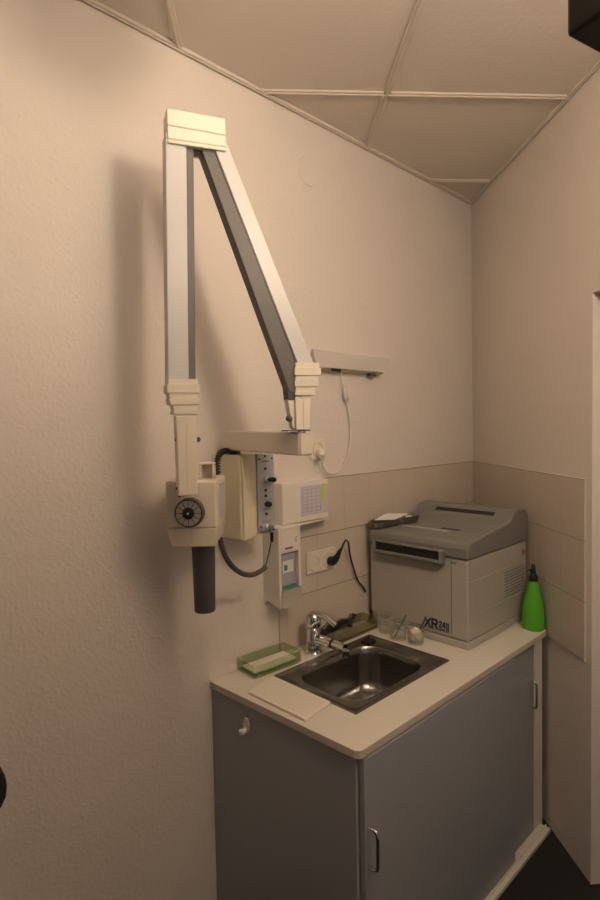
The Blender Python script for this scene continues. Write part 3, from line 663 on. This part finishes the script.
mb = MB(); mb.box(D0+.008, D1, DY-.002, DY, .948, 1.006).box(D1-.002, D1, DY, -.012, .952, .99); mb.hexa([(D0+.008, DY, .948), (D1, DY, .948), (D1, -.012, .966), (D0+.008, -.012, .966), (D0+.008, DY, .950), (D1, DY, .950), (D1, -.012, .968), (D0+.008, -.012, .968)])
stretch(mb.build('drip_tray', M['clearplastic'], t), 'clear plastic drip tray')

# ------------------------------------------------------------------ glove box holder
t = thing('glove_dispenser', 'cream wall box with a printed sheet above the soap dispenser', 'dispenser', (-1.22, 0, 1.2))
hb = MB().box(-1.333, -1.108, -.046, 0, 1.212, 1.352).build('housing', M['disp'], t, .004)
MB().hexa([(-1.352, -.070, 1.206), (-1.112, -.052, 1.206), (-1.112, 0, 1.206), (-1.352, 0, 1.206), (-1.352, -.070, 1.209), (-1.112, -.052, 1.209), (-1.112, 0, 1.210), (-1.352, 0, 1.210)]).build('bottom_flap', M['disp'], t, .001)
MB().box(-1.280, -1.112, -.055, -.047, 1.209, 1.2115).build('flap_gap', M['edge'], t)
sh = MB().box(-1.247, -1.112, -.0475, -.0462, 1.232, 1.335).build('printed_sheet', M['lilac'], t)
mb = MB()
for k in range(7): mb.box(-1.240, -1.150, -.0482, -.0475, 1.322-.013*k, 1.3235-.013*k)
for k in range(5): mb.box(-1.240+.022*k, -1.2392+.022*k, -.0482, -.0475, 1.244, 1.323)
mb.build('sheet_print', M['ink'], sh)
stretch(MB().box(-1.143, -1.126, -.0485, -.0475, 1.272, 1.336).build('marker_strip', M['yg'], sh), 'yellow-green strip')

# ------------------------------------------------------------------ sockets
t = thing('double_socket', 'cream double wall socket on the tiles above the tap', 'socket', (-1.11, -.007, 1.08))
MB().box(-1.192, -1.038, -.015, -.007, 1.010, 1.090).build('frame', M['yellowed'] if False else M['cream'], t, .003)
for x in (-1.152, -1.078):
    q = MB().lathe([(.034, 0), (.032, .003), (.022, .003), (.020, -.0), (.0195, -.006), (0, -.006)], x, -.015, 1.05, 28, cap=False, axis=(0, -1, 0)).build('socket_well', M['cream'], t, smooth=True)
    MB().lathe([(0, 0), (.0050, 0), (.0050, .0015), (0, .0015)], x-.009, -.0095, 1.05, 10, cap=False, axis=(0, -1, 0)).build('hole', M['tick'], q)
    MB().lathe([(0, 0), (.0050, 0), (.0050, .0015), (0, .0015)], x+.009, -.0095, 1.05, 10, cap=False, axis=(0, -1, 0)).build('hole', M['tick'], q)
t = thing('power_cord', 'black plug and cable running from the socket behind the processor', 'power cord', (-1.078, -.02, 1.05))
MB().tube(smoothpath([(-1.078, -.0225, 1.045), (-1.079, -.038, 1.046), (-1.078, -.055, 1.062), (-1.073, -.064, 1.082), (-1.068, -.070, 1.095)], 5), [.016,.0165,.0165,.0165,.0165,.016,.0155,.015,.014,.013,.012,.011,.010,.009,.0085,.008,.007,.0065,.006,.0055,.005], 16).build('plug', M['black'], t, smooth=True)
MB().tube(smoothpath([(-1.068, -.070, 1.093), (-1.055, -.070, 1.112), (-1.030, -.060, 1.118), (-1.000, -.045, 1.100), (-.975, -.030, 1.050), (-.945, -.022, .990), (-.915, -.018, .935), (-.885, -.018, .905), (-.865, -.014, .880)], 8), .0036, 8).build('cable', M['black'], t, smooth=True)

t = thing('wall_socket', 'single cream wall socket above the tiles, behind the arm elbow', 'socket', (-1.115, 0, 1.45))
MB().box(-1.155, -1.079, -.008, 0, 1.412, 1.487).build('frame', M['cream'], t, .003)
MB().lathe([(.030, 0), (.028, .003), (.022, .003), (.020, 0), (.0195, -.004), (0, -.004)], -1.117, -.008, 1.450, 24, cap=False, axis=(0, -1, 0)).build('socket_well', M['cream'], t, smooth=True)
t = thing('lamp_cord', 'white lead with plug and switch hanging in a loop under the wall lamp', 'cord', (-1.0, -.02, 1.35))
MB().tube(smoothpath([(-1.117, -.0125, 1.440), (-1.122, -.030, 1.438), (-1.135, -.045, 1.432), (-1.150, -.050, 1.428)], 5), [.014,.0145,.0145,.0145,.014,.0135,.013,.0125,.012,.0115,.011,.0105,.010,.0095,.009,.008], 14).build('plug', M['disp'], t, smooth=True)
lc_ = smoothpath([(-1.150, -.050, 1.428), (-1.130, -.035, 1.410), (-1.100, -.020, 1.378), (-1.055, -.015, 1.358), (-1.005, -.013, 1.368), (-.965, -.013, 1.410), (-.945, -.013, 1.470), (-.940, -.013, 1.540), (-.955, -.013, 1.600), (-.965, -.014, 1.630)], 8)
MB().tube(lc_, .0028, 8).build('cable', M['disp'], t, smooth=True)
MB().tube([(-.965, -.014, 1.625), (-.967, -.015, 1.63), (-.975, -.016, 1.672), (-.976, -.016, 1.677)], [.006, .0095, .0095, .006], 12).build('inline_switch', M['white'], t, smooth=True)
MB().tube(smoothpath([(-.976, -.016, 1.676), (-.990, -.016, 1.71), (-.995, -.018, 1.735)], 5), .0028, 8).build('cable_end', M['disp'], t, smooth=True)

# ------------------------------------------------------------------ wall lamp
t = thing('wall_lamp', 'flat off-white wall lamp with slanted shade and pull cord on the back wall', 'wall lamp', (-.93, 0, 1.74))
MB().box(-1.118, -.752, -.028, 0, 1.738, 1.766).build('backplate', M['disp'], t, .002)
lsh = MB().prism([(-.020, 1.772), (-.062, 1.801), (-.066, 1.800), (-.044, 1.743), (-.040, 1.742), (-.028, 1.744), (-.02, 1.765)], -1.196, -.752, 'x')
for v in lsh.bm.verts:
    k = max(0, (1.80-v.co.z)/.058)
    v.co.x += .042*k if v.co.x < -1 else -.012*k
lsh.build('shade', M['disp'], t, .0015)
MB().box(-1.062, -1.010, -.0295, -.028, 1.733, 1.745).build('vent', M['tick'], t)
MB().box(-.835, -.800, -.030, -.012, 1.728, 1.738).build('foot', M['cone'], t, .001)

# ------------------------------------------------------------------ dark hanging box, top right
t = thing('hanging_monitor', 'dark brown-black box hanging from the ceiling at the top right corner', 'monitor', (-1.93, -1.40, CH))
a = math.radians(-14); e1 = Vector((c(a), s(a), 0)); e2 = Vector((s(a), -c(a), 0)); C0 = Vector((-2.035, -1.199, 1.876))
q = [C0, C0+e1*.30, C0+e1*.30+e2*.30, C0+e2*.30]
MB().hexa([tuple(v) for v in q]+[(v.x, v.y, v.z+.25) for v in q]).build('casing', M['brownblack'], t, .003)
q = [C0+e1*.02+e2*.02, C0+e1*.28+e2*.02, C0+e1*.28+e2*.24, C0+e1*.02+e2*.24]
MB().hexa([(v.x, v.y, v.z-.004) for v in q]+[(v.x, v.y, v.z) for v in q]).build('underside', M['black'], t)
cm = C0+e1*.15+e2*.13
MB().lathe([(0, 0), (.018, 0), (.018, CH-2.135), (0, CH-2.135)], cm.x, cm.y, 2.125, 20, cap=False).build('pole', M['brownblack'], t)
MB().lathe([(0, 0), (.06, 0), (.06, .01), (0, .01)], cm.x, cm.y, CH-.0105, 24, cap=False).build('ceiling_plate', M['brownblack'], t)

# ------------------------------------------------------------------ stool, left edge
t = thing('work_stool', 'black padded stool backrest just showing at the left edge', 'stool', (-2.50, -.46, 0))
mb = MB(); bmesh.ops.create_uvsphere(mb.bm, u_segments=32, v_segments=16, radius=1)
dd = Vector((.70, -.714, 0))
TT = Matrix.Translation((-2.391, -.340, .968)) @ Matrix.Rotation(math.atan2(dd.y, dd.x), 4, 'Z') @ Matrix.Diagonal((.135, .030, .084, 1))
mb.build('backrest', M['blackmatt'], t, smooth=True, T=TT)
MB().tube(smoothpath([(-2.40, -.345, .95), (-2.39, -.31, .75), (-2.42, -.35, .50), (-2.50, -.46, .46)], 6), .012, 10).build('backrest_bar', M['chrome'], t, smooth=True)
MB().lathe([(0, 0), (.15, 0), (.175, .02), (.18, .045), (.16, .065), (0, .075)], -2.50, -.46, .455, 36, cap=False).build('seat', M['blackmatt'], t, smooth=True)
MB().lathe([(0, 0), (.025, 0), (.025, .30), (.016, .30), (.016, .40), (0, .40)], -2.50, -.46, .06, 20, cap=False).build('column', M['chrome'], t, smooth=True)
for k in range(5):
    a = 2*PI*k/5+.3
    lg = MB().tube([(-2.50+.02*c(a), -.46+.02*s(a), .085), (-2.50+.24*c(a), -.46+.24*s(a), .062)], [.016, .011], 10).build('leg', M['black'], t, smooth=True)
    MB().lathe([(0, -.01), (.024, -.01), (.024, .01), (0, .01)], -2.50+.24*c(a), -.46+.24*s(a), .0245, 18, cap=False, axis=(-s(a), c(a), 0)).build('castor', M['black'], lg, smooth=True)

# wall-mounted things sit back against the wall plane
for o in [o for o in bpy.data.objects if o.parent is None and o.name in ('soap_dispenser', 'glove_dispenser', 'double_socket', 'power_cord', 'wall_socket', 'lamp_cord', 'wall_lamp', 'glass_tray', 'film_clip', 'film_clip.001', 'film_clip.002', 'dropper_bottle')]:
    o.location.y += YA - (.006 if o.name[:5] in ('glass', 'film_', 'dropp') else 0)
    if o.name[:5] not in ('glass', 'film_', 'dropp'): o.location.x += .0255; o.location.z += -.006 if o.name in ('soap_dispenser', 'glove_dispenser', 'double_socket', 'power_cord') else .0015
for o in bpy.data.objects:
    if 'base' in o: del o['base']
